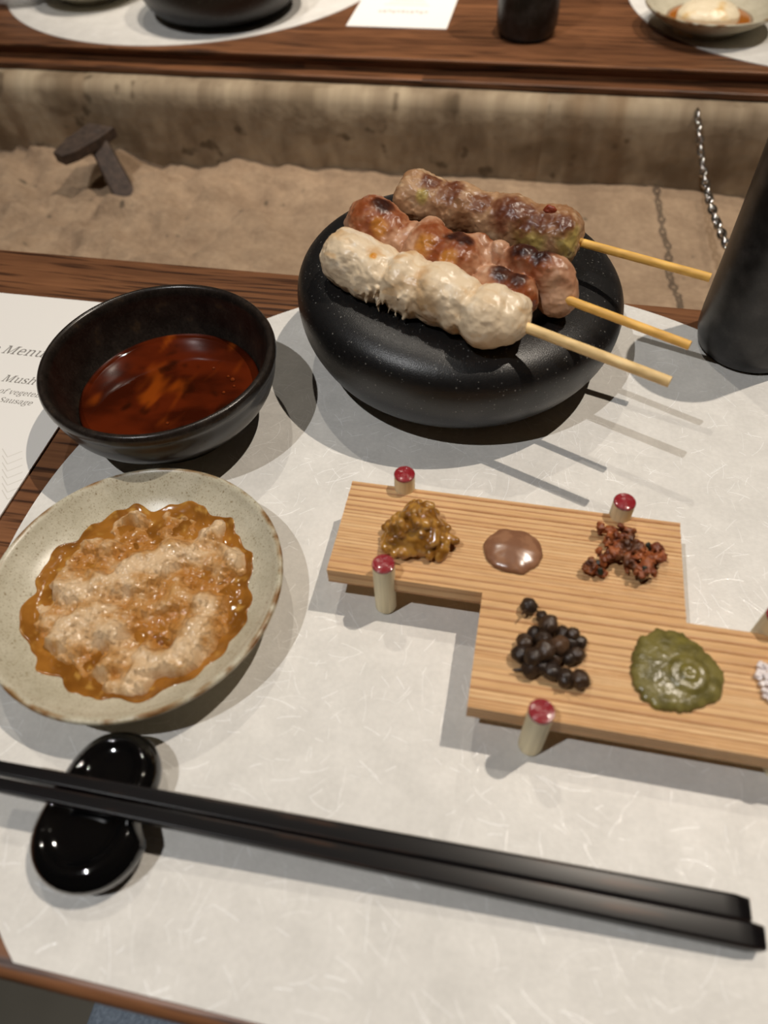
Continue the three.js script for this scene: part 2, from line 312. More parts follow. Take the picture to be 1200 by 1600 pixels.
// a photo pixel on the meat's upper side -> local place
function spot(fr, px, py, up, r) { const q = at(px, py, fr.left.y - Y0 + up).sub(fr.left); const s = q.dot(fr.X); const q2 = at(px, py, fr.left.y - Y0 + up + fr.X.y * s).sub(fr.left); return [q2.dot(fr.X), up, q2.dot(fr.Z), r]; }
const near = (sp, x, y, z) => { let t = 0; for (const [a, b, c, r] of sp) t = Math.max(t, smooth(1.25, 0.55, Math.hypot(x - a, (y - b) * 0.7, z - c) / r + 0.35 * fbm(x * 300, y * 300, z * 300, 2))); return t; };
function skewer(label, lp, lh, tp, th, enter, rStick, build, stickColor) {
  const fr = skewerFrame(at(lp[0], lp[1], lh), at(tp[0], tp[1], th));
  const o = thing('meat_skewer', label, 'skewer', fr.left); o.quaternion.setFromRotationMatrix(new THREE.Matrix4().makeBasis(fr.X, fr.Y, fr.Z));
  const g = new THREE.CylinderGeometry(rStick, rStick * 1.02, fr.L - 0.004, 20, 8); g.rotateZ(-Math.PI / 2); g.translate(fr.L / 2 + 0.002, 0, 0);
  part('stick', g, std(stickColor, 0.55, { map: STICK }), o, 'plain bamboo stick');
  build(fr, o); return fr;
}
const MEAT = (rough, extra = {}) => std(0xffffff, rough, { vertexColors: true, specularIntensity: 0.9, ...extra });

// chicken breast, pale
skewer('pale grilled chicken breast skewer on the black stone dish', [517, 395], 0.264 * H, [1047, 597], 0.243 * H, 787, 0.0020, (fr, o) => {
  const s = (px) => along(fr, px);
  const lumps = [
    [s(554), 0.000, 0.000, 0.0150, 0.0118, 0.0122], [s(590), -0.001, 0.001, 0.0130, 0.0112, 0.0126], [s(531), 0.001, -0.002, 0.0068, 0.0094, 0.0100],
    [s(634), 0.0005, 0.001, 0.0080, 0.0118, 0.0124], [s(656), -0.001, 0.001, 0.0080, 0.0108, 0.0122],
    [s(692), 0.001, 0.001, 0.0120, 0.0122, 0.0122], [s(722), 0.0, 0.0015, 0.009, 0.0112, 0.0116],
    [s(768), 0.0, 0.002, 0.0112, 0.0120, 0.0134], [s(797), 0.0, -0.001, 0.0072, 0.0098, 0.0110]];
  const R2 = rng(21), shreds = [];
  for (let i = 0; i < 16; i++) { const a = mix(s(590), s(668), R2()), th = mix(0.35, -0.5, R2()), r0 = 0.0112; shreds.push([a, Math.sin(th) * r0, Math.cos(th) * r0 + 0.001, a + (R2() - 0.5) * 0.004, Math.sin(th) * r0 - 0.001 - 0.003 * R2(), Math.cos(th) * (r0 + 0.002) + 0.001, 0.0005 + 0.0005 * R2()]); }
  const f = (x, y, z) => {
    let d = 1; for (const [a, b, c, rx, ry, rz] of lumps) d = smin(d, ell(x - a, y - b, z - c, rx, ry, rz), 0.0014);
    d += 0.0018 * fbm(x * 95, y * 120, z * 120, 2);
    if (d < 0.006 && d > -0.003) for (const [ax, ay, az, bx_, by, bz_, r] of shreds) { const ex = bx_ - ax, ey = by - ay, ez = bz_ - az, t = clamp(((x - ax) * ex + (y - ay) * ey + (z - az) * ez) / (ex * ex + ey * ey + ez * ez)); d = smin(d, Math.hypot(x - ax - ex * t, y - ay - ey * t, z - az - ez * t) - r * (1 - 0.5 * t), 0.0012); }
    return d + noise(x * 260, y * 800, z * 800) * 0.00022 * smooth(s(700), s(560), x) + 0.0007 * fbm(x * 330, y * 330, z * 330, 3);
  };
  const tan = [spot(fr, 585, 400, 0.008, 0.0035), spot(fr, 665, 440, 0.006, 0.0045), spot(fr, 625, 410, 0.009, 0.0028), spot(fr, 640, 400, 0.009, 0.0035)], or = [spot(fr, 583, 402, 0.009, 0.0017)];
  const geo = nets(f, [-0.010, -0.018, -0.018], [s(824) + 0.002, 0.016, 0.019], 0.0005, (x, y, z) => {
    const n = fbm(x * 170, y * 170, z * 170, 4), n2 = fbm(x * 60, y * 60, z * 60, 3);
    let c = mix3([230, 208, 176], [206, 172, 130], smooth(-0.05, 0.4, n2 + n * 0.3));
    c = mix3(c, [238, 224, 202], smooth(0.1, 0.4, n) * 0.7);
    c = mix3(c, [192, 138, 82], near(tan, x, y, z) * 0.5); c = mix3(c, [210, 134, 30], near(or, x, y, z));
    c = mix3(c, [212, 164, 108], smooth(0.16, 0.4, fbm(x * 90 + 4, y * 260, z * 260, 3)) * 0.45);
    return c;
  });
  part('chicken_meat', geo, MEAT(0.34), o, 'pale chicken meat');
}, col(255, 250, 240));

// thigh, browned
skewer('browned chicken thigh skewer with charred tops, middle of the three on the dish', [560, 346], 0.268 * H, [1078, 540], 0.250 * H, 858, 0.0017, (fr, o) => {
  const s = (px) => along(fr, px);
  const lumps = [
    [s(585), 0.001, 0.000, 0.0130, 0.0118, 0.0122], [s(612), 0.000, 0.001, 0.0085, 0.0098, 0.0106],
    [s(644), -0.0015, 0.000, 0.0085, 0.0088, 0.0100], [s(664), 0.001, -0.003, 0.0070, 0.0100, 0.0085],
    [s(682), 0.001, 0.004, 0.0125, 0.0112, 0.0115], [s(722), 0.001, 0.004, 0.0130, 0.0114, 0.0118], [s(740), -0.001, -0.004, 0.0120, 0.0105, 0.0095], [s(768), 0.006, -0.005, 0.0046, 0.0048, 0.0046], [s(736), 0.007, -0.005, 0.0050, 0.0035, 0.0030],
    [s(790), -0.001, 0.0075, 0.0110, 0.0092, 0.0075], [s(820), -0.001, 0.0075, 0.0095, 0.0095, 0.0075],
    [s(808), 0.004, -0.0045, 0.0100, 0.0085, 0.0066], [s(842), 0.003, -0.0045, 0.0130, 0.0102, 0.0072], [s(866), -0.003, -0.004, 0.0085, 0.0095, 0.0076]];
  const f = (x, y, z) => { let d = 1; for (const [a, b, c, rx, ry, rz] of lumps) d = smin(d, ell(x - a, y - b, z - c, rx, ry, rz), 0.0009); return d + 0.0018 * fbm(x * 110, y * 130, z * 130, 3) + 0.0008 * fbm(x * 420, y * 420, z * 420, 3); };
  const char = [spot(fr, 597, 325, 0.010, 0.0050), spot(fr, 712, 374, 0.010, 0.0050), spot(fr, 724, 380, 0.010, 0.0043), spot(fr, 820, 388, 0.011, 0.0062), spot(fr, 848, 402, 0.010, 0.0058), spot(fr, 785, 430, 0.006, 0.0050), spot(fr, 808, 440, 0.006, 0.0042)];
  const brown = [spot(fr, 585, 330, 0.010, 0.0119), spot(fr, 625, 340, 0.008, 0.0063), spot(fr, 700, 385, 0.010, 0.0131), spot(fr, 690, 365, 0.010, 0.0112), spot(fr, 740, 350, 0.010, 0.0075), spot(fr, 766, 362, 0.010, 0.0050), spot(fr, 835, 398, 0.010, 0.0112), spot(fr, 800, 440, 0.006, 0.0100), spot(fr, 830, 470, 0.004, 0.0075)];
  const gold = [spot(fr, 592, 352, 0.008, 0.004), spot(fr, 665, 385, 0.008, 0.0045), spot(fr, 700, 405, 0.008, 0.004)];
  const geo = nets(f, [-0.004, -0.016, -0.018], [s(892) + 0.002, 0.016, 0.018], 0.00055, (x, y, z) => {
    const n = fbm(x * 180, y * 180, z * 180, 4), n2 = fbm(x * 70, y * 70, z * 70, 3);
    let c = mix3([206, 164, 132], [172, 122, 92], smooth(-0.2, 0.3, n2 + n * 0.3)); c = mix3(c, [224, 194, 170], smooth(0.14, 0.4, n) * 0.7);
    c = mix3(c, [136, 70, 36], near(brown, x, y, z) * clamp(0.9 + n)); c = mix3(c, [192, 128, 50], near(gold, x, y, z) * 0.8);
    c = mix3(c, [50, 22, 14], near(char, x, y, z) * clamp(0.95 + n * 0.6)); return c;
  });
  part('thigh_meat', geo, MEAT(0.36), o, 'browned chicken thigh meat');
}, col(255, 228, 160));

// pork rolled round greens
skewer('pork belly roll skewer with green filling, closest to the hearth on the dish', [626, 302], 0.272 * H, [1110, 434], 0.258 * H, 900, 0.0017, (fr, o) => {
  const s = (px) => along(fr, px), e = s(908);
  const f = (x, y, z) => {
    const t = x / e, r = 0.0122 * (0.96 + 0.04 * Math.sin(t * 9 + 1) + 0.05 * Math.sin(t * 23));
    const rr = Math.hypot(y * 1.04, z), ang = Math.atan2(y, z);
    let d = Math.max(rr - r, Math.abs(x - e / 2) - e / 2 - 0.001); d = smin(d, ell(x - e + 0.004, y, z, 0.007, 0.0098, 0.0105), 0.003); d = -smin(-d, 0.0105 - 0, 0.001) ; // keep rounded
    const wrap = 0.0011 * Math.abs(Math.sin(x * 150 + ang * 0.8 + 1.5 * fbm(x * 40, ang, 2, 2)));
    const end = Math.max(0, Math.abs(x - e / 2) - e / 2 + 0.006); d = Math.max(d, Math.hypot(Math.max(0, rr - r + 0.006), end) - 0.006);
    return d + wrap * 0.8 + 0.0014 * fbm(x * 150, y * 170, z * 170, 3) + 0.0009 * fbm(x * 420, y * 420, z * 420, 3);
  };
  const dark = [spot(fr, 675, 285, 0.0095, 0.0055), spot(fr, 705, 297, 0.0095, 0.0060), spot(fr, 752, 312, 0.0095, 0.0055), spot(fr, 790, 325, 0.0095, 0.0072), spot(fr, 820, 336, 0.0095, 0.0068), spot(fr, 850, 345, 0.009, 0.0055), spot(fr, 880, 352, 0.009, 0.005), spot(fr, 780, 345, 0.008, 0.005)];
  const green = [spot(fr, 822, 358, 0.007, 0.0066), spot(fr, 834, 374, 0.004, 0.0052), spot(fr, 888, 370, 0.006, 0.0056), spot(fr, 895, 392, 0.002, 0.0045), spot(fr, 660, 305, 0.007, 0.003)];
  const geo = nets(f, [-0.006, -0.016, -0.016], [e + 0.006, 0.016, 0.016], 0.00055, (x, y, z) => {
    const n = fbm(x * 190, y * 190, z * 190, 4), n2 = fbm(x * 90, y * 70, z * 70, 3);
    let c = mix3([184, 146, 110], [150, 108, 74], smooth(-0.2, 0.25, n2 + n * 0.3)); c = mix3(c, [208, 182, 148], smooth(0.12, 0.4, n) * 0.8);
    c = mix3(c, [182, 164, 88], near(green, x, y, z) * 0.8); c = mix3(c, [98, 52, 32], near(dark, x, y, z) * clamp(0.85 + n * 0.8)); return c;
  });
  part('pork_roll', geo, MEAT(0.36), o, 'glossy browned pork roll');
  // crisp flap standing up from the crest
  const [fx, , fz] = spot(fr, 858, 330, 0.011, 0.003); const fg = nets((x, y, z) => ell(x, y, z, 0.0028, 0.0026, 0.0016) + 0.0009 * fbm(x * 500, y * 500, z * 500, 2), [-0.005, -0.005, -0.004], [0.005, 0.005, 0.004], 0.0004); fg.translate(fx, 0.0105, fz - 0.001);
  part('crisp_edge', fg, std(col(140, 60, 36), 0.4), o, 'crisp red-brown flap of pork');
}, col(255, 228, 156));

// ---------------------------------------------------------------- sauce bowl
const bowlTex = dataTex(512, 512, (u, v) => { const n = fbm(u * 20, v * 20, 2, 4), k = fbm(u * 110, v * 110, 6, 2); let c = mix3([26, 21, 18], [48, 41, 36], clamp(0.5 + n)); c = mix3(c, [78, 58, 36], smooth(0.2, 0.45, n) * 0.4); return [c[0] + k * 16, c[1] + k * 15, c[2] + k * 14]; }, true, [1 / 0.15, 1 / 0.15]);
const GLAZE = std(0xffffff, 0.26, { map: bowlTex, specularIntensity: 0.9 });
const BH = 0.16 * H, BC = V(-0.632 * H, Y0 + MAT_T, -0.914 * H), BR = 0.2138 * H;
{
  const prof = [[0, 0.02], [0.44, 0.02], [0.47, 0.0], [0.55, 0.0], [0.575, 0.02], [0.62, 0.032], [0.78, 0.055], [0.90, 0.085], [0.955, 0.115], [0.968, 0.138], [0.988, 0.148], [0.985, 0.158], [0.963, 0.1645], [0.928, 0.1635], [0.903, 0.153], [0.885, 0.128], [0.835, 0.088], [0.74, 0.056], [0.60, 0.040], [0.3, 0.031], [0, 0.030]].map(([r, y]) => [r * BR * 1.015, y * H]);
  solo('sauce_bowl', lathe(prof, 128, 130), GLAZE, 'small dark brown glazed bowl of dipping sauce', 'bowl', BC);
  const R = 0.80 * BR, sy = 0.070 * H;
  const g = dab(() => R, (r, a, x, z) => 0.0002 * fbm(x * 60, z * 60, 2, 2) + 0.0009 * smooth(0.93, 1.0, r), 60, 128, (x, y, z) => {
    const n = fbm(x * 34 + z * 12, z * 60, 3, 4), m = fbm(x * 60, z * 30 + x * 30, 9, 3);
    let c = mix3([84, 29, 9], [52, 16, 5], smooth(-0.2, 0.3, n)); c = mix3(c, [146, 68, 14], smooth(0.08, 0.32, m) * 0.75); c = mix3(c, [34, 12, 4], smooth(0.12, 0.4, fbm(x * 90, z * 70, 14, 3)) * 0.7); return c;
  });
  const sp = g.attributes.position; for (let i = sp.count - 128; i < sp.count; i++) sp.setY(i, 0.0008);
  const o = thing('dipping_sauce', 'dark amber dipping sauce filling the brown bowl', 'sauce', V(BC.x, BC.y + sy, BC.z));
  part('sauce_surface', g, std(0xffffff, 0.05, { vertexColors: true, specularIntensity: 0.7 }), o);
  const bub = std(col(120, 52, 18), 0.05, { clearcoat: 1 }), R3 = rng(4);
  for (const [px, py, r] of [[364, 594, 3.2], [357, 589, 2], [366, 604, 1.8], [350, 614, 2.2], [334, 576, 2], [262, 662, 2.2], [118, 618, 3]]) { const q = at(px, py, sy + MAT_T); const b = part('bubble', new THREE.SphereGeometry(r * 0.00034, 12, 8), bub, o); b.position.set(q.x - BC.x, 0.0002, q.z - BC.z); }
}

// ---------------------------------------------------------------- speckled plate with grated radish
const plateSp = rng(77), plateF = new Float32Array(1024 * 1024);
for (let i = 0; i < 17000; i++) { const x = Math.floor(plateSp() * 1024), y = Math.floor(plateSp() * 1024), k = plateSp() < 0.02 ? 5 : plateSp() < 0.2 ? 3 : 2, s = 0.25 + 0.6 * plateSp(); for (let a = -k; a <= k; a++) for (let b = -k; b <= k; b++) if (a * a + b * b < k * k * 0.5) plateF[((y + a + 1024) % 1024) * 1024 + (x + b + 1024) % 1024] = s; }
const plateTex = dataTex(1024, 1024, (u, v, x, y) => { const n = fbm(u * 8, v * 8, 2, 4), k = fbm(u * 90, v * 90, 4, 2); let c = mix3([184, 177, 154], [208, 201, 180], clamp(0.5 + n + k * 0.5)); c = mix3(c, [118, 98, 68], plateF[y * 1024 + x] * 0.7); return c; }, true, [1 / 0.12, 1 / 0.12]);
const PLATE = std(0xffffff, 0.3, { map: plateTex, specularIntensity: 0.8 });
const rimSpots = (g, R, seed) => paint(g, (x, y, z) => { const r = Math.hypot(x, z), k = smooth(0.955, 0.985, r / R) * smooth(-0.12, 0.2, fbm(x * 190 + seed, y * 190, z * 190, 4)); return mix3([255, 255, 255], [168, 126, 84], k); });
PLATE.vertexColors = true;
const PC = V(-0.522 * H, Y0 + MAT_T, -0.496 * H), PR = 0.2272 * H;
const plateProf = [[0, 0.008], [0.36, 0.008], [0.38, 0], [0.46, 0], [0.48, 0.010], [0.60, 0.022], [0.80, 0.046], [0.95, 0.068], [0.993, 0.076], [1.0, 0.081], [0.985, 0.085], [0.955, 0.082], [0.90, 0.070], [0.78, 0.050], [0.6, 0.032], [0.4, 0.024], [0.2, 0.021], [0, 0.021]].map(([r, y]) => [r * PR, y * H]);
const plateInner = (r) => { const t = r / PR, k = [[0, 0.021], [0.2, 0.021], [0.4, 0.024], [0.6, 0.032], [0.78, 0.050], [0.9, 0.070], [1, 0.085]]; for (let i = 1; i < k.length; i++) if (t <= k[i][0]) return mix(k[i - 1][1], k[i][1], (t - k[i - 1][0]) / (k[i][0] - k[i - 1][0])) * H; return 0.085 * H; };
const plateGeo = lathe(plateProf, 128, 120);
solo('small_plate', rimSpots(plateGeo, PR, 0), PLATE, 'speckled cream plate with rust-flecked rim holding soaked grated radish', 'plate', PC);
{
  const o = thing('grated_radish', 'grated white radish soaked in amber soy sauce on the speckled plate', 'food', PC);
  const blobR = (a) => fbm(Math.cos(a) * 2.2 + 5, Math.sin(a) * 2.2, 1, 2), out = (a) => 0.78 * PR * (1.0 + 0.18 * blobR(a) + 0.13 * fbm(Math.cos(a) * 4, Math.sin(a) * 4, 4, 2));
  const cx = 0.0004, cz = 0.0005, base = (x, z) => plateInner(Math.hypot(x, z)), level = 0.045 * H;
  const edge = (x, z) => { const a = Math.atan2(z - cz, x - cx); return Math.hypot(x - cx, z - cz) / out(a); };
  const hump = (x, z) => {
    const e = smooth(1.02, 0.76, edge(x, z) + 0.30 * fbm(x * 75, z * 75, 3, 3));
    const big = smooth(-0.22, 0.22, fbm(x * 54 + 3, z * 54, 5, 2)) - 0.5, mid = fbm(x * 150, z * 150, 2, 3), fine = fbm(x * 560, z * 560, 8, 3);
    return level + e * (0.0030 + 0.0056 * big + 0.0036 * mid) + 0.0006 * fine - (1 - e) * 0.004;
  };
  // sauce lying in the plate
  const SEG = 240, soup = dab(out, (r, a, x, z) => Math.max(level, base(x + cx, z + cz) + 0.0004) + 0.0007 * fbm(x * 520, z * 520, 6, 3) * smooth(1, 0.9, r), 80, SEG, (x, y, z) => { const n = fbm(x * 80, z * 80, 4, 4); let c = mix3([160, 106, 42], [122, 76, 26], smooth(-0.25, 0.25, n)); return mix3(c, [186, 142, 70], smooth(0.1, 0.4, fbm(x * 260, z * 260, 2, 3)) * 0.9); });
  const sp = soup.attributes.position; for (let i = 0; i < sp.count; i++) { sp.setX(i, sp.getX(i) + cx); sp.setZ(i, sp.getZ(i) + cz); if (i >= sp.count - SEG) sp.setY(i, base(sp.getX(i), sp.getZ(i)) - 0.0001); } soup.computeVertexNormals();
  part('soy_sauce', soup, std(0xffffff, 0.12, { vertexColors: true, specularIntensity: 0.9 }), o, 'amber soy sauce pooled round the radish');
  const g = new THREE.PlaneGeometry(0.086, 0.086, 420, 420); g.rotateX(-Math.PI / 2); const p = g.attributes.position;
  for (let i = 0; i < p.count; i++) { const x = p.getX(i) + cx, z = p.getZ(i) + cz; p.setXYZ(i, x, hump(x, z), z); }
  g.computeVertexNormals();
  paint(g, (x, y, z) => { const big = fbm(x * 54 + 3, z * 54, 5, 2), n = fbm(x * 260, z * 260, 3, 4), st = fbm(x * 80, z * 80, 31, 4); let c = mix3([172, 116, 54], [216, 186, 148], smooth(-0.24, 0.22, big + n * 0.25 - st * 0.5)); return mix3(c, [194, 144, 82], smooth(0.05, 0.4, st) * 0.4); });
  const ix = g.index.array, keep = []; for (let i = 0; i < ix.length; i += 3) { const m = Math.max(p.getY(ix[i]), p.getY(ix[i + 1]), p.getY(ix[i + 2])); if (m > level - 0.0008) keep.push(ix[i], ix[i + 1], ix[i + 2]); } g.setIndex(keep);
  planUV(g);
  part('radish_heap', g, std(0xffffff, 0.14, { vertexColors: true, specularIntensity: 0.9, bumpMap: dataTex(512, 512, (u, v) => { const q = 128 + 170 * fbm(u * 60, v * 60, 3, 3); return [q, q, q]; }, false, [1 / 0.05, 1 / 0.05]), bumpScale: 0.00022 }), o, 'wet translucent white grated radish');
}

// ---------------------------------------------------------------- condiment board
const BT = 0.090 * H, BB = 0.056 * H;                     // top and underside above the counter
const bx = [-0.2345 * H, 0.0015 * H, 0.2885 * H, 0.5245 * H], bz = [-0.7385 * H, -0.561 * H, -0.384 * H];
const grainR = rng(9), rings = []; { let z = bz[0] - 0.004; while (z < bz[2] + 0.004) { const fineZone = smooth(-0.168, -0.152, z) * smooth(-0.128, -0.140, z) + smooth(-0.118, -0.108, z) * smooth(-0.098, -0.104, z) + smooth(-0.100, -0.094, z); z += mix(0.0027, 0.0012, clamp(fineZone)) * (0.6 + 0.9 * grainR()); rings.push([z, 0.4 + 0.6 * grainR(), grainR()]); } }
function grain(x, z) { // 0 soft wood .. 1 hard dark line; sawtooth like growth rings
  const zz = z + 0.0009 * fbm(x * 7, z * 14, 2, 2) + x * 0.006;
  let i = 0, hi = rings.length - 1; while (i < hi) { const m = (i + hi) >> 1; if (rings[m][0] < zz) i = m + 1; else hi = m; }
  const b = rings[i], a = rings[Math.max(0, i - 1)], t = clamp((zz - a[0]) / Math.max(1e-5, b[0] - a[0])), w = b[0] - a[0];
  return { line: smooth(0.58, 0.92, t) * smooth(1.0, 0.96, t) * b[1], t, tone: b[2], w };
}
const boardTex = dataTex(512, 2048, (u, v) => {
  const x = u * 0.24 - 0.08, z = v * 0.12 - 0.19, q = grain(x, z), n = fbm(x * 60, z * 700, 3, 3), k = fbm(x * 18, z * 60, 8, 3);
  let c = mix3([222, 182, 132], [208, 160, 108], q.tone * 0.7 + k * 0.6); c = mix3(c, [162, 104, 58], q.line * 0.8); return [c[0] + n * 26, c[1] + n * 24, c[2] + n * 20];
}, true);
const BOARDTOP = std(0xffffff, 0.5, { map: boardTex, bumpMap: dataTex(512, 512, (u, v) => { const g = 128 + 170 * fbm(u * 12, v * 160, 3, 3); return [g, g, g]; }, false, [6, 3]), bumpScale: 0.0002, specularIntensity: 0.8 });
const boardG = thing('condiment_board', 'stepped pale cedar board on red-capped pegs with five condiments', 'board', V(0, Y0 + MAT_T, 0));
{
  const NZ = 700, NX = 60, P = [], uv = [], idx = [];
  const hgt = (x, z) => { const q = grain(x, z); return BT - 0.00045 + 0.0006 * smooth(0, 0.9, q.t) * smooth(1.02, 0.95, q.t) * smooth(0.0008, 0.0035, q.w) - 0.0003 * q.line; };
  const slab = (x0, x1, z0, z1) => {
    const n = Math.round(NZ * (z1 - z0) / (bz[2] - bz[0])), s = P.length / 3;
    for (let j = 0; j <= n; j++) for (let i = 0; i <= NX; i++) { const x = mix(x0, x1, i / NX), z = mix(z0, z1, j / n); P.push(x, hgt(x, z), z); uv.push((x + 0.08) / 0.24, (z + 0.19) / 0.12); }
    for (let j = 0; j < n; j++) for (let i = 0; i < NX; i++) { const a = s + j * (NX + 1) + i, b = a + NX + 1; idx.push(a, b, a + 1, b, b + 1, a + 1); }
  };
  slab(bx[0], bx[2], bz[0], bz[1]); slab(bx[1], bx[3], bz[1], bz[2]);
  // skirt: along the outline, following the ridges
  const ring = [[bx[0], bz[0]], [bx[2], bz[0]], [bx[2], bz[1]], [bx[3], bz[1]], [bx[3], bz[2]], [bx[1], bz[2]], [bx[1], bz[1]], [bx[0], bz[1]]];
  for (let k = 0; k < 8; k++) {
    const [xa, za] = ring[k], [xb, zb] = ring[(k + 1) % 8], n = Math.abs(zb - za) > 1e-6 ? Math.round(NZ * Math.abs(zb - za) / (bz[2] - bz[0])) : NX, s = P.length / 3;
    for (let i = 0; i <= n; i++) { const x = mix(xa, xb, i / n), z = mix(za, zb, i / n), y = hgt(x, z); P.push(x, y, z, x, BB, z); const off = Math.abs(zb - za) > 1e-6 ? [0.002, 0] : [0, 0.006]; uv.push((x + 0.08) / 0.24, (z + 0.19) / 0.12, (x + off[0] + 0.08) / 0.24, (z + off[1] + 0.19) / 0.12); }
    for (let i = 0; i < n; i++) { const a = s + 2 * i; idx.push(a, a + 2, a + 1, a + 1, a + 2, a + 3); }
  }
  const u0 = P.length / 3; for (const [x, z] of ring) { P.push(x, BB, z); uv.push((x + 0.08) / 0.24, (z + 0.19) / 0.12); }
  idx.push(u0, u0 + 1, u0 + 2, u0, u0 + 2, u0 + 7, u0 + 7, u0 + 2, u0 + 6, u0 + 6, u0 + 2, u0 + 3, u0 + 6, u0 + 3, u0 + 5, u0 + 5, u0 + 3, u0 + 4);
  const g = new THREE.BufferGeometry(); g.setAttribute('position', new THREE.Float32BufferAttribute(P, 3)); g.setAttribute('uv', new THREE.Float32BufferAttribute(uv, 2)); g.setIndex(idx); g.computeVertexNormals();
  part('board', g, BOARDTOP, boardG, 'ridged cedar plank');
  const pegTex = dataTex(128, 128, (u, v) => { const n = fbm(u * 14, v * 3, 2, 3), k = fbm(u * 60, v * 6, 5, 2); return [236 + n * 40 + k * 20, 222 + n * 40 + k * 20, 186 + n * 40 + k * 20]; });
  const pegMat = std(0xffffff, 0.6, { map: pegTex }), red = std(col(146, 34, 42), 0.22, { clearcoat: 0.5, clearcoatRoughness: 0.1, bumpMap: dataTex(64, 64, (u, v) => { const g = 128 + 160 * noise(u * 5, v * 22); return [g, g, g]; }, false), bumpScale: 0.0003 });
  const PH = 0.122 * H, pr = 0.0168 * H;
  const pegGeo = new THREE.LatheGeometry([[0, 0], [pr - 0.0009, 0], [pr - 0.0003, 0.0003], [pr, 0.001], [pr, PH - 0.0008], [pr - 0.0004, PH]].map((q) => new THREE.Vector2(...q)), 40);
  const capGeo = new THREE.LatheGeometry([[pr + 0.00004, PH - 0.0006], [pr + 0.00004, PH - 0.0002], [pr - 0.0003, PH + 0.0003], [pr * 0.5, PH + 0.0004], [0, PH + 0.0004]].map((q) => new THREE.Vector2(...q)), 40);
  for (const [px, py] of [[632, 742], [599, 882], [976, 785], [846, 1112], [1217, 963], [1268, 1150]]) {
    const q = at(px, py, PH); const pg = part('peg', pegGeo, pegMat, boardG, 'pale round wooden peg'); pg.position.set(q.x, 0, q.z); pg.rotation.y = px;
    part('painted_cap', capGeo, red, pg, 'glossy dark red painted end');
  }
}
const boardTop = Y0 + MAT_T + BT;
const onBoard = (px, py, dy = 0) => at(px, py, MAT_T + BT + dy);

// grain miso
{
  const c = onBoard(655, 838), R = rng(31), grains = [];
  for (let i = 0; i < 120; i++) { const a = R() * 6.283, t = Math.sqrt(R()), r = 0.0108 * t * (1 + 0.15 * Math.sin(a * 3)), top = 0.0145 * Math.pow(1 - Math.min(1, t), 0.75) + 0.0018; const y = top * (0.35 + 0.65 * R()); grains.push([r * Math.cos(a) - 0.001, y, r * Math.sin(a), 0.0024 + 0.0012 * R(), 0.0013 + 0.0005 * R(), R() * 6.283, (R() - 0.5) * 1.4]); }
  grains.push([0.012, 0.003, 0.0015, 0.003, 0.0016, 0.4, 0], [0.0095, 0.0022, 0.005, 0.0032, 0.0017, 1.2, 0], [-0.011, 0.002, 0.003, 0.003, 0.0016, 2, 0]);
  const f = (x, y, z) => { let d = 0.004; for (const [gx, gy, gz, l, r, a, e] of grains) { const dx = x - gx, dy = y - gy, dz = z - gz; if (dx * dx + dy * dy + dz * dz > 0.00005) continue; const ca = Math.cos(a) * Math.cos(e), sa = Math.sin(a) * Math.cos(e), se = Math.sin(e), t = clamp(dx * ca + dz * sa + dy * se, -l + r, l - r); d = smin(d, Math.hypot(dx - t * ca, dy - t * se, dz - t * sa) - r, 0.0006); }
    d = smin(d, ell(x, y - 0.002, z, 0.0095, 0.0085, 0.0095), 0.001); return d; };
  const g = nets(f, [-0.017, -0.001, -0.017], [0.017, 0.02, 0.017], 0.00042, (x, y, z) => { const n = fbm(x * 220, y * 220, z * 220, 3); let k = mix3([176, 128, 58], [130, 84, 30], smooth(-0.2, 0.25, n)); return mix3(k, [200, 160, 96], smooth(0.15, 0.4, fbm(x * 400, y * 400, z * 400, 2)) * 0.6); });
  solo('grain_miso', g, std(0xffffff, 0.16, { vertexColors: true, clearcoat: 0.8, clearcoatRoughness: 0.06 }), 'glossy amber heap of grain miso on the cedar board', 'food', V(c.x, boardTop, c.z));
}
// plum-brown paste
{
  const c = onBoard(801, 861), n = (a) => fbm(Math.cos(a) * 2 + 4, Math.sin(a) * 2, 3, 2);
  const g = dab((a) => 0.0098 * (1 + 0.14 * n(a)) * (1 + 0.05 * Math.cos(2 * a)), (r, a, x, z) => 0.0028 * Math.pow(1 - r * r, 0.45) * (1 + 0.25 * fbm(x * 120, z * 120, 2, 2)) + 0.0001, 40, 96, (x, y, z) => { const q = fbm(x * 200, y * 200, z * 200, 3); return mix3([152, 110, 82], [132, 92, 68], smooth(-0.2, 0.2, q)); });
  solo('plum_paste', g, std(0xffffff, 0.24, { vertexColors: true }), 'smooth round dab of pinkish brown paste on the cedar board', 'food', V(c.x, boardTop - 0.0001, c.z));
}
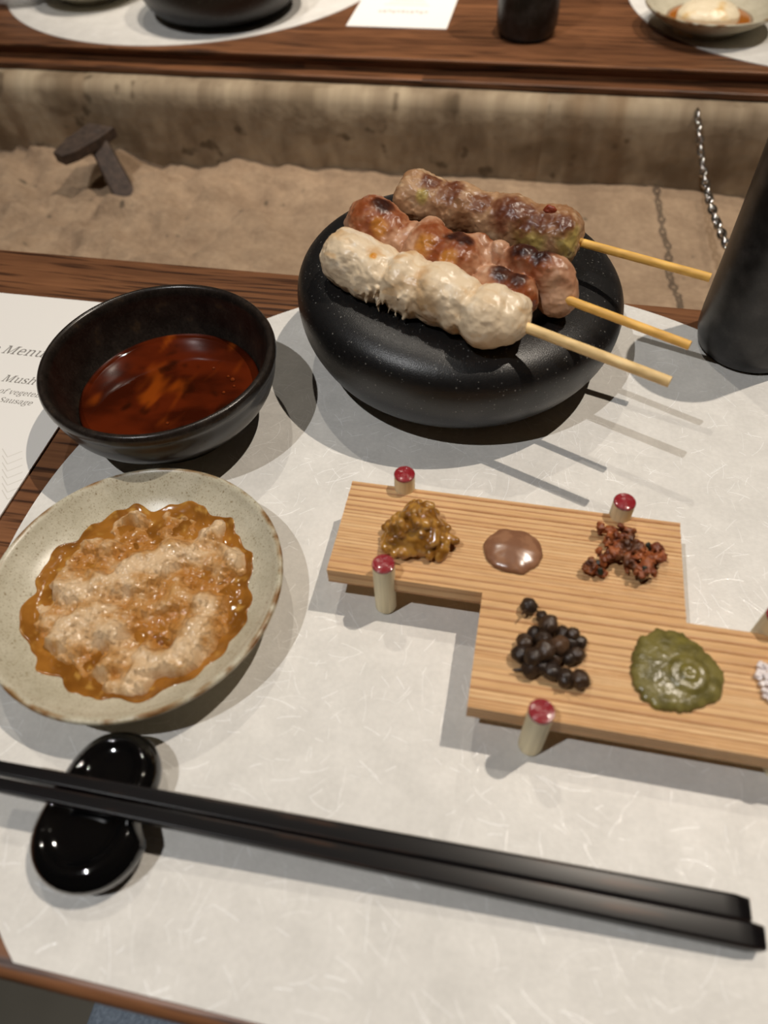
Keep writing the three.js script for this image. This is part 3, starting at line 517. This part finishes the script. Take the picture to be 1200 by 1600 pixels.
// red chilli relish
{
  const c = onBoard(976, 868), R = rng(41), bits = [];
  const arms = [[-0.0075, -0.0085], [-0.003, -0.007], [0.001, -0.006], [-0.0055, -0.003], [0, 0], [0.004, -0.001], [0.0095, -0.0015], [-0.007, 0.004], [-0.0105, 0.0075], [0.002, 0.004], [0.0065, 0.0065], [-0.003, 0.001], [0.0085, 0.0035], [0.004, 0.0075]];
  for (const [x, z] of arms) for (let k = 0; k < 8; k++) bits.push([x + (R() - 0.5) * 0.005, 0.0012 + R() * 0.0045, z + (R() - 0.5) * 0.005, 0.0008 + 0.0024 * R() * R(), 0.0006 + 0.0007 * R(), 0.0008 + 0.0022 * R() * R()]);
  const f = (x, y, z) => { let d = 0.004; for (const [a, b, e, rx, ry, rz] of bits) { const q = Math.abs(x - a) + Math.abs(y - b) + Math.abs(z - e); if (q > 0.010) continue; d = smin(d, ell(x - a, y - b, z - e, rx, ry, rz), 0.0005); } return d + 0.0014 * fbm(x * 460, y * 460, z * 460, 2) + 0.0009 * fbm(x * 1100, y * 1100, z * 1100, 2); };
  const o = thing('chilli_relish', 'ragged clump of dark red chilli relish on the cedar board', 'food', V(c.x, boardTop, c.z));
  part('relish', nets(f, [-0.016, -0.001, -0.014], [0.015, 0.011, 0.014], 0.00042, (x, y, z) => { const n = fbm(x * 260, y * 260, z * 260, 3), m = fbm(x * 110, y * 110, z * 110, 2); let k = mix3([160, 88, 44], [112, 54, 26], smooth(-0.2, 0.2, n)); return mix3(k, [60, 38, 22], smooth(0.05, 0.3, m) * 0.7); }), std(0xffffff, 0.48, { vertexColors: true }), o);
  for (const [px, py, h] of [[977, 826, 0.004], [1014, 853, 0.004], [936, 880, 0.002], [1003, 903, 0.003], [938, 893, 0.003], [1007, 890, 0.005]]) { const q = onBoard(px, py, h), b = part('green_scrap', new RoundedBoxGeometry(0.0026, 0.0015, 0.0018, 2, 0.0006), std(col(36, 38, 26), 0.35), o, 'blackish green chopped scrap'); b.position.set(q.x - c.x, h, q.z - c.z); b.rotation.set(0.4, px, 0.3); }
}
// pepper berries
{
  const mk = (seed) => nets((x, y, z) => ell(x, y, z, 0.0029, 0.0027, 0.0028) + 0.0009 * fbm(x * 420 + seed, y * 420, z * 420, 3) + 0.00035 * smooth(0.0008, 0.0, Math.abs(x + 0.2 * y)) * (seed % 2), [-0.004, -0.004, -0.004], [0.004, 0.004, 0.004], 0.0004);
  const geos = [3, 8, 12, 17].map(mk), mats = [col(52, 38, 28), col(62, 44, 30), col(46, 34, 27), col(86, 62, 44)].map((c) => std(c, 0.42));
  const stem = new THREE.CylinderGeometry(0.0003, 0.0005, 0.003, 6).translate(0, 0.0036, 0);
  const L = [[847, 964, 0.75, 0], [857, 976, 1.2, 1], [836, 990, 1.0, 0], [850, 998, 1.0, 1], [820, 1003, 1.0, 0], [813, 1021, 1.02, 0], [834, 1026, 1.02, 1], [852, 1015, 1.2, 1], [874, 1008, 1.1, 1], [879, 991, 1.0, 0], [896, 990, 0.75, 1], [891, 1006, 1.0, 0], [904, 1003, 0.95, 0], [902, 1022, 0.95, 0], [889, 1028, 0.9, 0], [828, 1044, 1.05, 0], [866, 1029, 1.0, 0], [862, 1048, 1.1, 0], [883, 1059, 1.05, 0], [907, 1062, 1.08, 0], [847, 1040, 1.0, 0]];
  const R = rng(61);
  L.forEach(([px, py, s, lay], i) => {
    const apart = i === 19, h = 0.0026 * s + lay * 0.0034, q = onBoard(px, py, h);
    const o = thing('pepper_berry', i === 8 ? 'paler brown pepper berry lodged among the dark pile' : apart ? 'plump dark pepper berry at the outer end of the berry pile' : 'dark wrinkled pickled pepper berry piled on the cedar board', 'berry', V(q.x, boardTop + h - 0.0001, q.z), 'pickled pepper berries on the board');
    const b = part('berry', geos[i % 4], mats[i === 8 ? 3 : i % 3], o); b.scale.setScalar(s); b.rotation.set(R() * 6, R() * 6, R() * 6);
    if (i % 3 === 0) part('stalk', stem, mats[0], b);
  });
  const q = onBoard(826.5, 947, 0.0027), o = thing('pepper_berry', 'single dark pepper berry lying apart from the berry pile', 'berry', V(q.x, boardTop + 0.0026, q.z), 'pickled pepper berries on the board');
  const b = part('berry', geos[1], mats[0], o); b.rotation.set(0.4, 1, 0.9); part('stalk', stem, mats[1], b);
}
// green paste
{
  const c = onBoard(1053, 1049), R0 = 0.0138;
  const g = dab((a) => R0 * (1 + 0.06 * Math.sin(3 * a + 1) + 0.16 * fbm(Math.cos(a) * 5, Math.sin(a) * 5, 2, 3)), (r, a, x, z) => {
    const d = Math.hypot(x - 0.0035, z - 0.0016); let y = 0.0030 * Math.pow(1 - r * r, 0.4) + 0.0006 * smooth(0.0066, 0.0048, d) + 0.0005 * smooth(0.0034, 0.0018, d) - 0.0004 * smooth(0.0014, 0, d); return y + 0.00030 * fbm(x * 420, z * 420, 3, 3) + 0.0001;
  }, 60, 140, (x, y, z) => { const n = fbm(x * 240, y * 240, z * 240, 4); let k = mix3([122, 112, 60], [98, 90, 46], smooth(-0.2, 0.25, n)); return mix3(k, [138, 128, 50], smooth(0.15, 0.4, fbm(x * 130, y * 130, z * 130, 2)) * 0.6); });
  solo('green_paste', g, std(0xffffff, 0.3, { vertexColors: true }), 'olive green pepper paste swirled in a round dab on the cedar board', 'food', V(c.x, boardTop - 0.0001, c.z));
}
// coarse salt at the end of the board
{
  const c = onBoard(1226, 1068), R = rng(71), list = [];
  for (let i = 0; i < 170; i++) { const a = R() * 6.283, t = Math.sqrt(R()), s = 0.0007 + 0.0011 * R(), b = new THREE.BoxGeometry(s, s, s); b.rotateX(R() * 3); b.rotateY(R() * 3); b.translate(0.0088 * t * Math.cos(a), 0.0005 + R() * 0.004 * (1 - t), 0.0088 * t * Math.sin(a)); list.push(b); }
  solo('salt_pile', mergeGeometries(list), std(col(236, 226, 224), 0.25), 'white coarse salt crystals at the end of the cedar board', 'salt', V(c.x, boardTop, c.z), null, 'stuff');
}

// ---------------------------------------------------------------- chopsticks and rest
const lacq = dataTex(1024, 64, (u, v) => { const n = fbm(u * 6, v * 16, 3, 4), k = fbm(u * 20, v * 60, 5, 2); return mix3([19, 17, 18], [82, 52, 34], smooth(0.14, 0.45, n) * 0.8 + 0.1 * k); });
function chopstick(label, a, b, w0, w1) { // a: thin end, b: thick end (centres)
  const X = b.clone().sub(a), L = X.length(); X.normalize(); const Z = new THREE.Vector3().crossVectors(X, V(0, 1, 0)).normalize(), Y = new THREE.Vector3().crossVectors(Z, X);
  const sec = []; for (let i = 0; i < 28; i++) { const t = i / 28 * 2 * Math.PI, e = 8, c = Math.cos(t), s = Math.sin(t); sec.push([Math.sign(s) * Math.pow(Math.abs(s), 2 / e), Math.sign(c) * Math.pow(Math.abs(c), 2 / e)]); }
  const n = 60, P = [], uv = [], idx = [];
  for (let i = 0; i <= n; i++) { const t = i / n, x = t * L, end = Math.min(1, 0.86 + 0.14 * Math.sqrt(clamp((L - x) / 0.0012))), w = mix(w0, w1, t) * end; sec.forEach(([y, z], j) => { P.push(x, y * w, z * w); uv.push(x / 0.25, j / 28); }); }
  for (let i = 0; i < n; i++) for (let j = 0; j < 28; j++) { const p = i * 28 + j, q = i * 28 + (j + 1) % 28; idx.push(p, q, p + 28, q, q + 28, p + 28); }
  for (const [row, flip] of [[0, 1], [n, 0]]) { const s = P.length / 3; P.push(row ? L : 0, 0, 0); uv.push(0, 0); for (let j = 0; j < 28; j++) { const p = row * 28 + j, q = row * 28 + (j + 1) % 28; flip ? idx.push(s, q, p) : idx.push(s, p, q); } }
  const g = new THREE.BufferGeometry(); g.setAttribute('position', new THREE.Float32BufferAttribute(P, 3)); g.setAttribute('uv', new THREE.Float32BufferAttribute(uv, 2)); g.setIndex(idx); g.computeVertexNormals();
  const m = solo('chopstick', g, std(0xffffff, 0.30, { map: lacq, specularIntensity: 0.36 }), label, 'chopstick', a, 'pair of dark chopsticks'); m.quaternion.setFromRotationMatrix(new THREE.Matrix4().makeBasis(X, Y, Z)); return m;
}
const w1 = 0.0034, w0 = 0.0019;
chopstick('dark lacquered chopstick lying closer to the cedar board', at(-14, 1198, 0.080 * H), at(1166, 1424, w1 + MAT_T), w0, w1);
chopstick('dark lacquered chopstick lying closer to the counter edge', at(-24, 1222, 0.080 * H), at(1189, 1468, w1 + MAT_T), w0, w1);
{
  const A = at(182, 1216, 0.030 * H), B = at(142, 1312, 0.030 * H), c = A.clone().add(B).multiplyScalar(0.5), dx = (B.x - A.x) / 2, dz = (B.z - A.z) / 2;
  const ux = dx / Math.hypot(dx, dz), uz = dz / Math.hypot(dx, dz);
  const T = 0.0078;
  const f = (x, y, z) => {
    const s = x * ux + z * uz, t = -x * uz + z * ux, d0 = Math.hypot(dx, dz); // s along A->B, t across
    let d = smin(ell(s + d0, y - T, t, 0.0140, T, 0.0145), ell(s - d0 * 0.9, y - T, t, 0.0160, T, 0.0175), 0.005); d = smin(d, ell(s, y - T * 0.9, t - 0.004, 0.0140, T * 0.9, 0.0125), 0.004);
    const n = Math.hypot(s + 0.001, t + 0.0205) - 0.0075; d = -smin(-d, n, 0.003);   // waist notch
    const dent = (cs, ct, ra, rb, dep) => dep * smooth(1.0, 0.45, Math.hypot((s - cs) / ra, (t - ct) / rb)) * smooth(T, T * 1.6, y);
    return d + dent(-d0, 0.000, 0.0108, 0.0110, 0.0046) + dent(d0 * 0.8, 0.001, 0.0128, 0.0138, 0.0052);
  };
  solo('chopstick_rest', nets(f, [-0.034, -0.002, -0.034], [0.034, 0.018, 0.034], 0.0006), std(col(9, 9, 10), 0.06, { clearcoat: 1, clearcoatRoughness: 0.03 }), 'glossy black bean-shaped chopstick rest under the chopsticks', 'chopstick rest', V(c.x, Y0 + MAT_T, c.z));
}

// ---------------------------------------------------------------- tall black cups
const cupTex = dataTex(512, 512, (u, v) => { const n = fbm(u * 10, v * 10, 2, 4), k = fbm(u * 90, v * 90, 6, 2); let c = mix3([15, 14, 14], [52, 49, 48], clamp(0.42 + n * 1.7)); return [c[0] + k * 14, c[1] + k * 14, c[2] + k * 14]; }, true, [1 / 0.1, 1 / 0.1]);
const CUP = std(0xffffff, 0.34, { map: cupTex });
const cupProf = (R, h) => [[0, 0.002], [R * 0.78, 0.002], [R * 0.86, 0.0], [R * 0.95, 0.002], [R * 1.02, 0.008], [R * 1.03, 0.016], [R * 1.01, h * 0.4], [R, h * 0.8], [R, h - 0.0012], [R - 0.0012, h], [R - 0.0026, h - 0.001], [R - 0.0032, h * 0.8], [R - 0.0035, 0.012], [R * 0.5, 0.007], [0, 0.006]];
solo('tall_cup', lathe(cupProf(0.104 * H, 0.445 * H), 72), CUP, 'tall black matte cup beside the stone dish on the paper mat', 'cup', V(0.473 * H, Y0 + MAT_T, -1.31 * H));
solo('tall_cup', lathe(cupProf(0.104 * H, 0.445 * H), 72), CUP, 'tall black cup on the far counter beside the white card', 'cup', V(-0.108 * H, Y0, -2.96 * H));

// ---------------------------------------------------------------- menu cards
function canvasTex(w, h, draw) { const c = document.createElement('canvas'); c.width = w; c.height = h; const x = c.getContext('2d'); draw(x, w, h); const t = new THREE.CanvasTexture(c); t.colorSpace = THREE.SRGBColorSpace; return t; }
{
  const x1 = -0.864 * H, z0 = -1.243 * H, W = 0.148, D = 0.21, x0 = x1 - W, px = (p) => [(p.x - x0) / W * 1024, (p.z - z0) / D * 1453];
  const tex = canvasTex(1024, 1453, (g, w, h) => {
    g.fillStyle = '#eeebe6'; g.fillRect(0, 0, w, h);
    const txt = (s, X, Y, size, colr, align = 'left') => { const [u, v] = px(at(X, Y, 0.001)); g.font = `italic ${size}px serif`; g.fillStyle = colr; g.textAlign = align; g.fillText(s, u, v); };
    txt('Menu', 1, 552, 58, '#7d7873'); txt('e', -5, 551, 58, '#7d7873', 'right'); txt('Mush', 1, 596, 46, '#7d7873'); txt('of vegeteb', -4, 614, 31, '#827d78'); txt('Sausage', -3, 628, 31, '#827d78');
    g.strokeStyle = '#d9d5cd'; g.lineWidth = 3; for (let i = 0; i < 7; i++) { const [u, v] = px(at(12, 715 + i * 11, 0.001)); for (const s of [-1, 1]) { g.beginPath(); g.moveTo(u, v); g.lineTo(u + s * 34, v - 30); g.stroke(); } }
  });
  const o = thing('menu_card', 'white menu card with grey italic lettering under the sauce bowl', 'menu', V(0, Y0, 0));
  const sh = box(x0, x1, 0.0007, 0.0013, z0, z0 + D); planUV(sh); part('card', sh, std(col(236, 233, 228), 0.6), o);
  const pg = new THREE.PlaneGeometry(W, D); pg.rotateX(-Math.PI / 2); pg.translate(x0 + W / 2, 0.00135, z0 + D / 2); part('printed_face', pg, std(0xffffff, 0.6, { map: tex }), o);
}
{
  const x0 = -0.772 * H, x1 = -0.395 * H, z1 = -2.973 * H, z0 = -3.75 * H;
  const tex = canvasTex(512, 900, (g, w, h) => { g.fillStyle = '#f0eeea'; g.fillRect(0, 0, w, h); g.fillStyle = '#b7b0a8'; for (let i = 0; i < 11; i++) g.fillRect(w / 2 - 130 + i * 24, h - 190 - (i % 3) * 4, 17, 20 + (i % 2) * 7); g.fillStyle = '#cbc6bf'; for (let i = 0; i < 6; i++) g.fillRect(w / 2 - 120 + (i % 3) * 20, h - 270 - i * 34, 240 - (i % 3) * 40, 9); });
  const o = thing('menu_card', 'small white printed card lying on the far wooden counter', 'menu', V(0, Y0, 0));
  part('card', box(x0, x1, 0.0001, 0.0007, z0, z1), std(col(240, 238, 234), 0.6), o);
  const pg = new THREE.PlaneGeometry(x1 - x0, z1 - z0); pg.rotateX(-Math.PI / 2); pg.translate((x0 + x1) / 2, 0.00075, (z0 + z1) / 2); part('printed_face', pg, std(0xffffff, 0.6, { map: tex }), o);
}

// ---------------------------------------------------------------- things on the far counter
solo('stone_dish', dishGeo(96, 60, -0.05), STONE, 'black stone dish standing empty on the far paper mat', 'dish', V(-1.29 * H, Y0 + MAT_T, -3.10 * H));
{
  const p = V(-1.90 * H, Y0 + MAT_T, -3.20 * H);
  const g = lathe(plateProf, 96, 80); rimSpots(g, PR, 5);
  solo('small_plate', g, PLATE, 'small cream plate beside the black dish on the far mat', 'plate', p);
}
{
  const p = V(0.515 * H, Y0 + MAT_T, -3.055 * H), g = lathe(plateProf, 96, 80); rimSpots(g, PR, 9);
  solo('small_plate', g, PLATE, 'small cream plate of white radish on the far counter', 'plate', p);
  const o = thing('grated_radish', 'smooth white radish mound in brown soy sauce on the far plate', 'food', p);
  const soup = dab(() => 0.64 * PR, () => 0.0368 * H, 20, 64); const sp = soup.attributes.position; for (let i = sp.count - 64; i < sp.count; i++) sp.setY(i, 0.0355 * H); part('soy_sauce', soup, std(col(168, 100, 34), 0.12, { clearcoat: 0.5 }), o, 'brown soy sauce');
  const m = dab((a) => 0.46 * PR * (1 + 0.08 * Math.sin(3 * a)), (r, a, x, z) => 0.0085 + 0.012 * Math.sqrt(1 - r * r) + 0.0016 * fbm(x * 160, z * 160, 3, 3), 30, 64, (x, y, z) => mix3([238, 222, 190], [226, 190, 130], smooth(0.0, 0.35, fbm(x * 90, y * 90, z * 90, 3)))); part('radish_heap', m, std(0xffffff, 0.35, { vertexColors: true }), o, 'pale radish mound').position.set(-0.002, 0, 0);
}
{ // crumpled clear wrapper
  const p = at(38, 10, 0), g = new THREE.IcosahedronGeometry(1, 12), q = g.attributes.position;
  for (let i = 0; i < q.count; i++) { const x = q.getX(i), y = q.getY(i), z = q.getZ(i), k = 1 + 0.5 * Math.abs(fbm(x * 2, y * 2, z * 2, 3)) - 0.25 * Math.abs(noise(x * 5, y * 5, z * 5)); q.setXYZ(i, x * 0.030 * k, Math.max(0, (y * 0.5 + 0.45) * 0.02 * k), z * 0.020 * k); }
  const gg = g; gg.computeVertexNormals();
  solo('plastic_wrapper', gg, std(col(235, 235, 235), 0.12, { transmission: 0.55, thickness: 0, ior: 1.45 }), 'crumpled clear plastic wrapper on the far paper mat', 'wrapper', V(p.x - 0.012, Y0 + MAT_T, p.z - 0.01));
}

// ---------------------------------------------------------------- in the hearth
{ // iron poker with bent head
  const iron = std(0xffffff, 0.7, { metalness: 0.25, map: dataTex(128, 128, (u, v) => { const n = fbm(u * 9, v * 9, 3, 4); return mix3([58, 48, 42], [98, 80, 68], clamp(0.5 + n)); }, true, [20, 20]) });
  const base = at(203, 318, -0.368 * H), top = at(145, 207, -0.19 * H);
  const o = thing('fire_poker', 'rusty iron poker with bent flat head standing in the hearth sand', 'poker', base);
  const Yv = top.clone().sub(base), L = Yv.length(); Yv.normalize(); const Zv = camF.clone().negate().addScaledVector(Yv, camF.dot(Yv)).normalize(), Xv = new THREE.Vector3().crossVectors(Yv, Zv);
  const q = new THREE.Quaternion().setFromRotationMatrix(new THREE.Matrix4().makeBasis(Xv, Yv, Zv));
  const g = new RoundedBoxGeometry(0.0165, L + 0.03, 0.009, 3, 0.0025), gp = g.attributes.position; for (let i = 0; i < gp.count; i++) { const k = mix(1.35, 0.95, clamp((gp.getY(i) + L / 2) / L)); gp.setX(i, gp.getX(i) * k); } g.translate(0, L / 2 - 0.015, 0); planUV(g);
  const sh = part('shaft', g, iron, o); sh.quaternion.copy(q);
  const tip = at(92, 243, -0.21 * H), hv = tip.clone().sub(top), hl = hv.length(); hv.normalize();
  const up = V(0, 1, 0).addScaledVector(hv, -hv.y).normalize(), sd = new THREE.Vector3().crossVectors(hv, up);
  const s = new THREE.Shape([[-0.012, 0.013], [0.004, 0.014], [hl * 0.75, 0.010], [hl, 0.005], [hl, -0.005], [hl * 0.5, -0.011], [-0.006, -0.012]].map((a) => new THREE.Vector2(...a)));
  const hg = new THREE.ExtrudeGeometry(s, { depth: 0.007, bevelEnabled: true, bevelSize: 0.001, bevelThickness: 0.001, bevelSegments: 2 }); hg.translate(0, 0, -0.006);
  const hd = part('head', hg, iron, o, 'flat bent iron head'); hd.position.copy(top).sub(base); hd.quaternion.setFromRotationMatrix(new THREE.Matrix4().makeBasis(hv, sd.clone().negate(), up.clone()));
}
{ // chain hooked over the far lip
  const a = at(1089, 172, -0.080 * H), b = at(1136, 385, -0.13 * H);
  const o = thing('metal_chain', 'thin silver chain hanging from the concrete lip across the hearth', 'chain', a);
  const steel = std(col(205, 202, 198), 0.22, { metalness: 1 });
  const n = 24, dir = b.clone().sub(a), L = dir.length(); dir.normalize(); const l = L / n;
  const cv = new THREE.CatmullRomCurve3([[-0.32, -0.26], [0.32, -0.26], [0.62, 0], [0.32, 0.26], [-0.32, 0.26], [-0.62, 0]].map(([x, y]) => V(x * l * 1.15, y * l, 0)), true);
  const g = new THREE.TubeGeometry(cv, 28, l * 0.16, 8, true);
  for (let i = 0; i < n; i++) { const t = (i + 0.5) / n, m = part('link', g, steel, o); m.position.copy(dir).multiplyScalar(t * L); m.position.y -= 0.010 * Math.sin(Math.PI * t); const side = V(0, 1, 0).addScaledVector(dir, -dir.y).normalize().applyAxisAngle(dir, i * 1.3); m.quaternion.setFromRotationMatrix(new THREE.Matrix4().makeBasis(dir, side, new THREE.Vector3().crossVectors(dir, side))); }
}

// ---------------------------------------------------------------- stool under the near edge
{
  const p = at(140, 1560, -0.26);
  const felt = std(0xffffff, 0.95, { map: dataTex(256, 256, (u, v) => { const n = fbm(u * 60, v * 60, 3, 3) * 50; return [150 + n, 162 + n, 176 + n]; }, true, [8, 8]) });
  const o = thing('stool', 'stool with blue-grey felt seat below the near counter edge', 'stool', V(p.x + 0.19, 0, p.z + 0.14));
  part('seat', planUV(rbox(-0.19, 0.19, Y0 - 0.31, Y0 - 0.26, -0.16, 0.2, 0.012, 4)), felt, o, 'blue-grey felt seat');
  for (const [x, z] of [[-0.15, -0.12], [0.15, -0.12], [-0.15, 0.16], [0.15, 0.16]]) part('leg', box(x - 0.016, x + 0.016, 0, Y0 - 0.31, z - 0.016, z + 0.016), std(col(60, 42, 30), 0.5), o);
}
renderer.render(scene, camera);
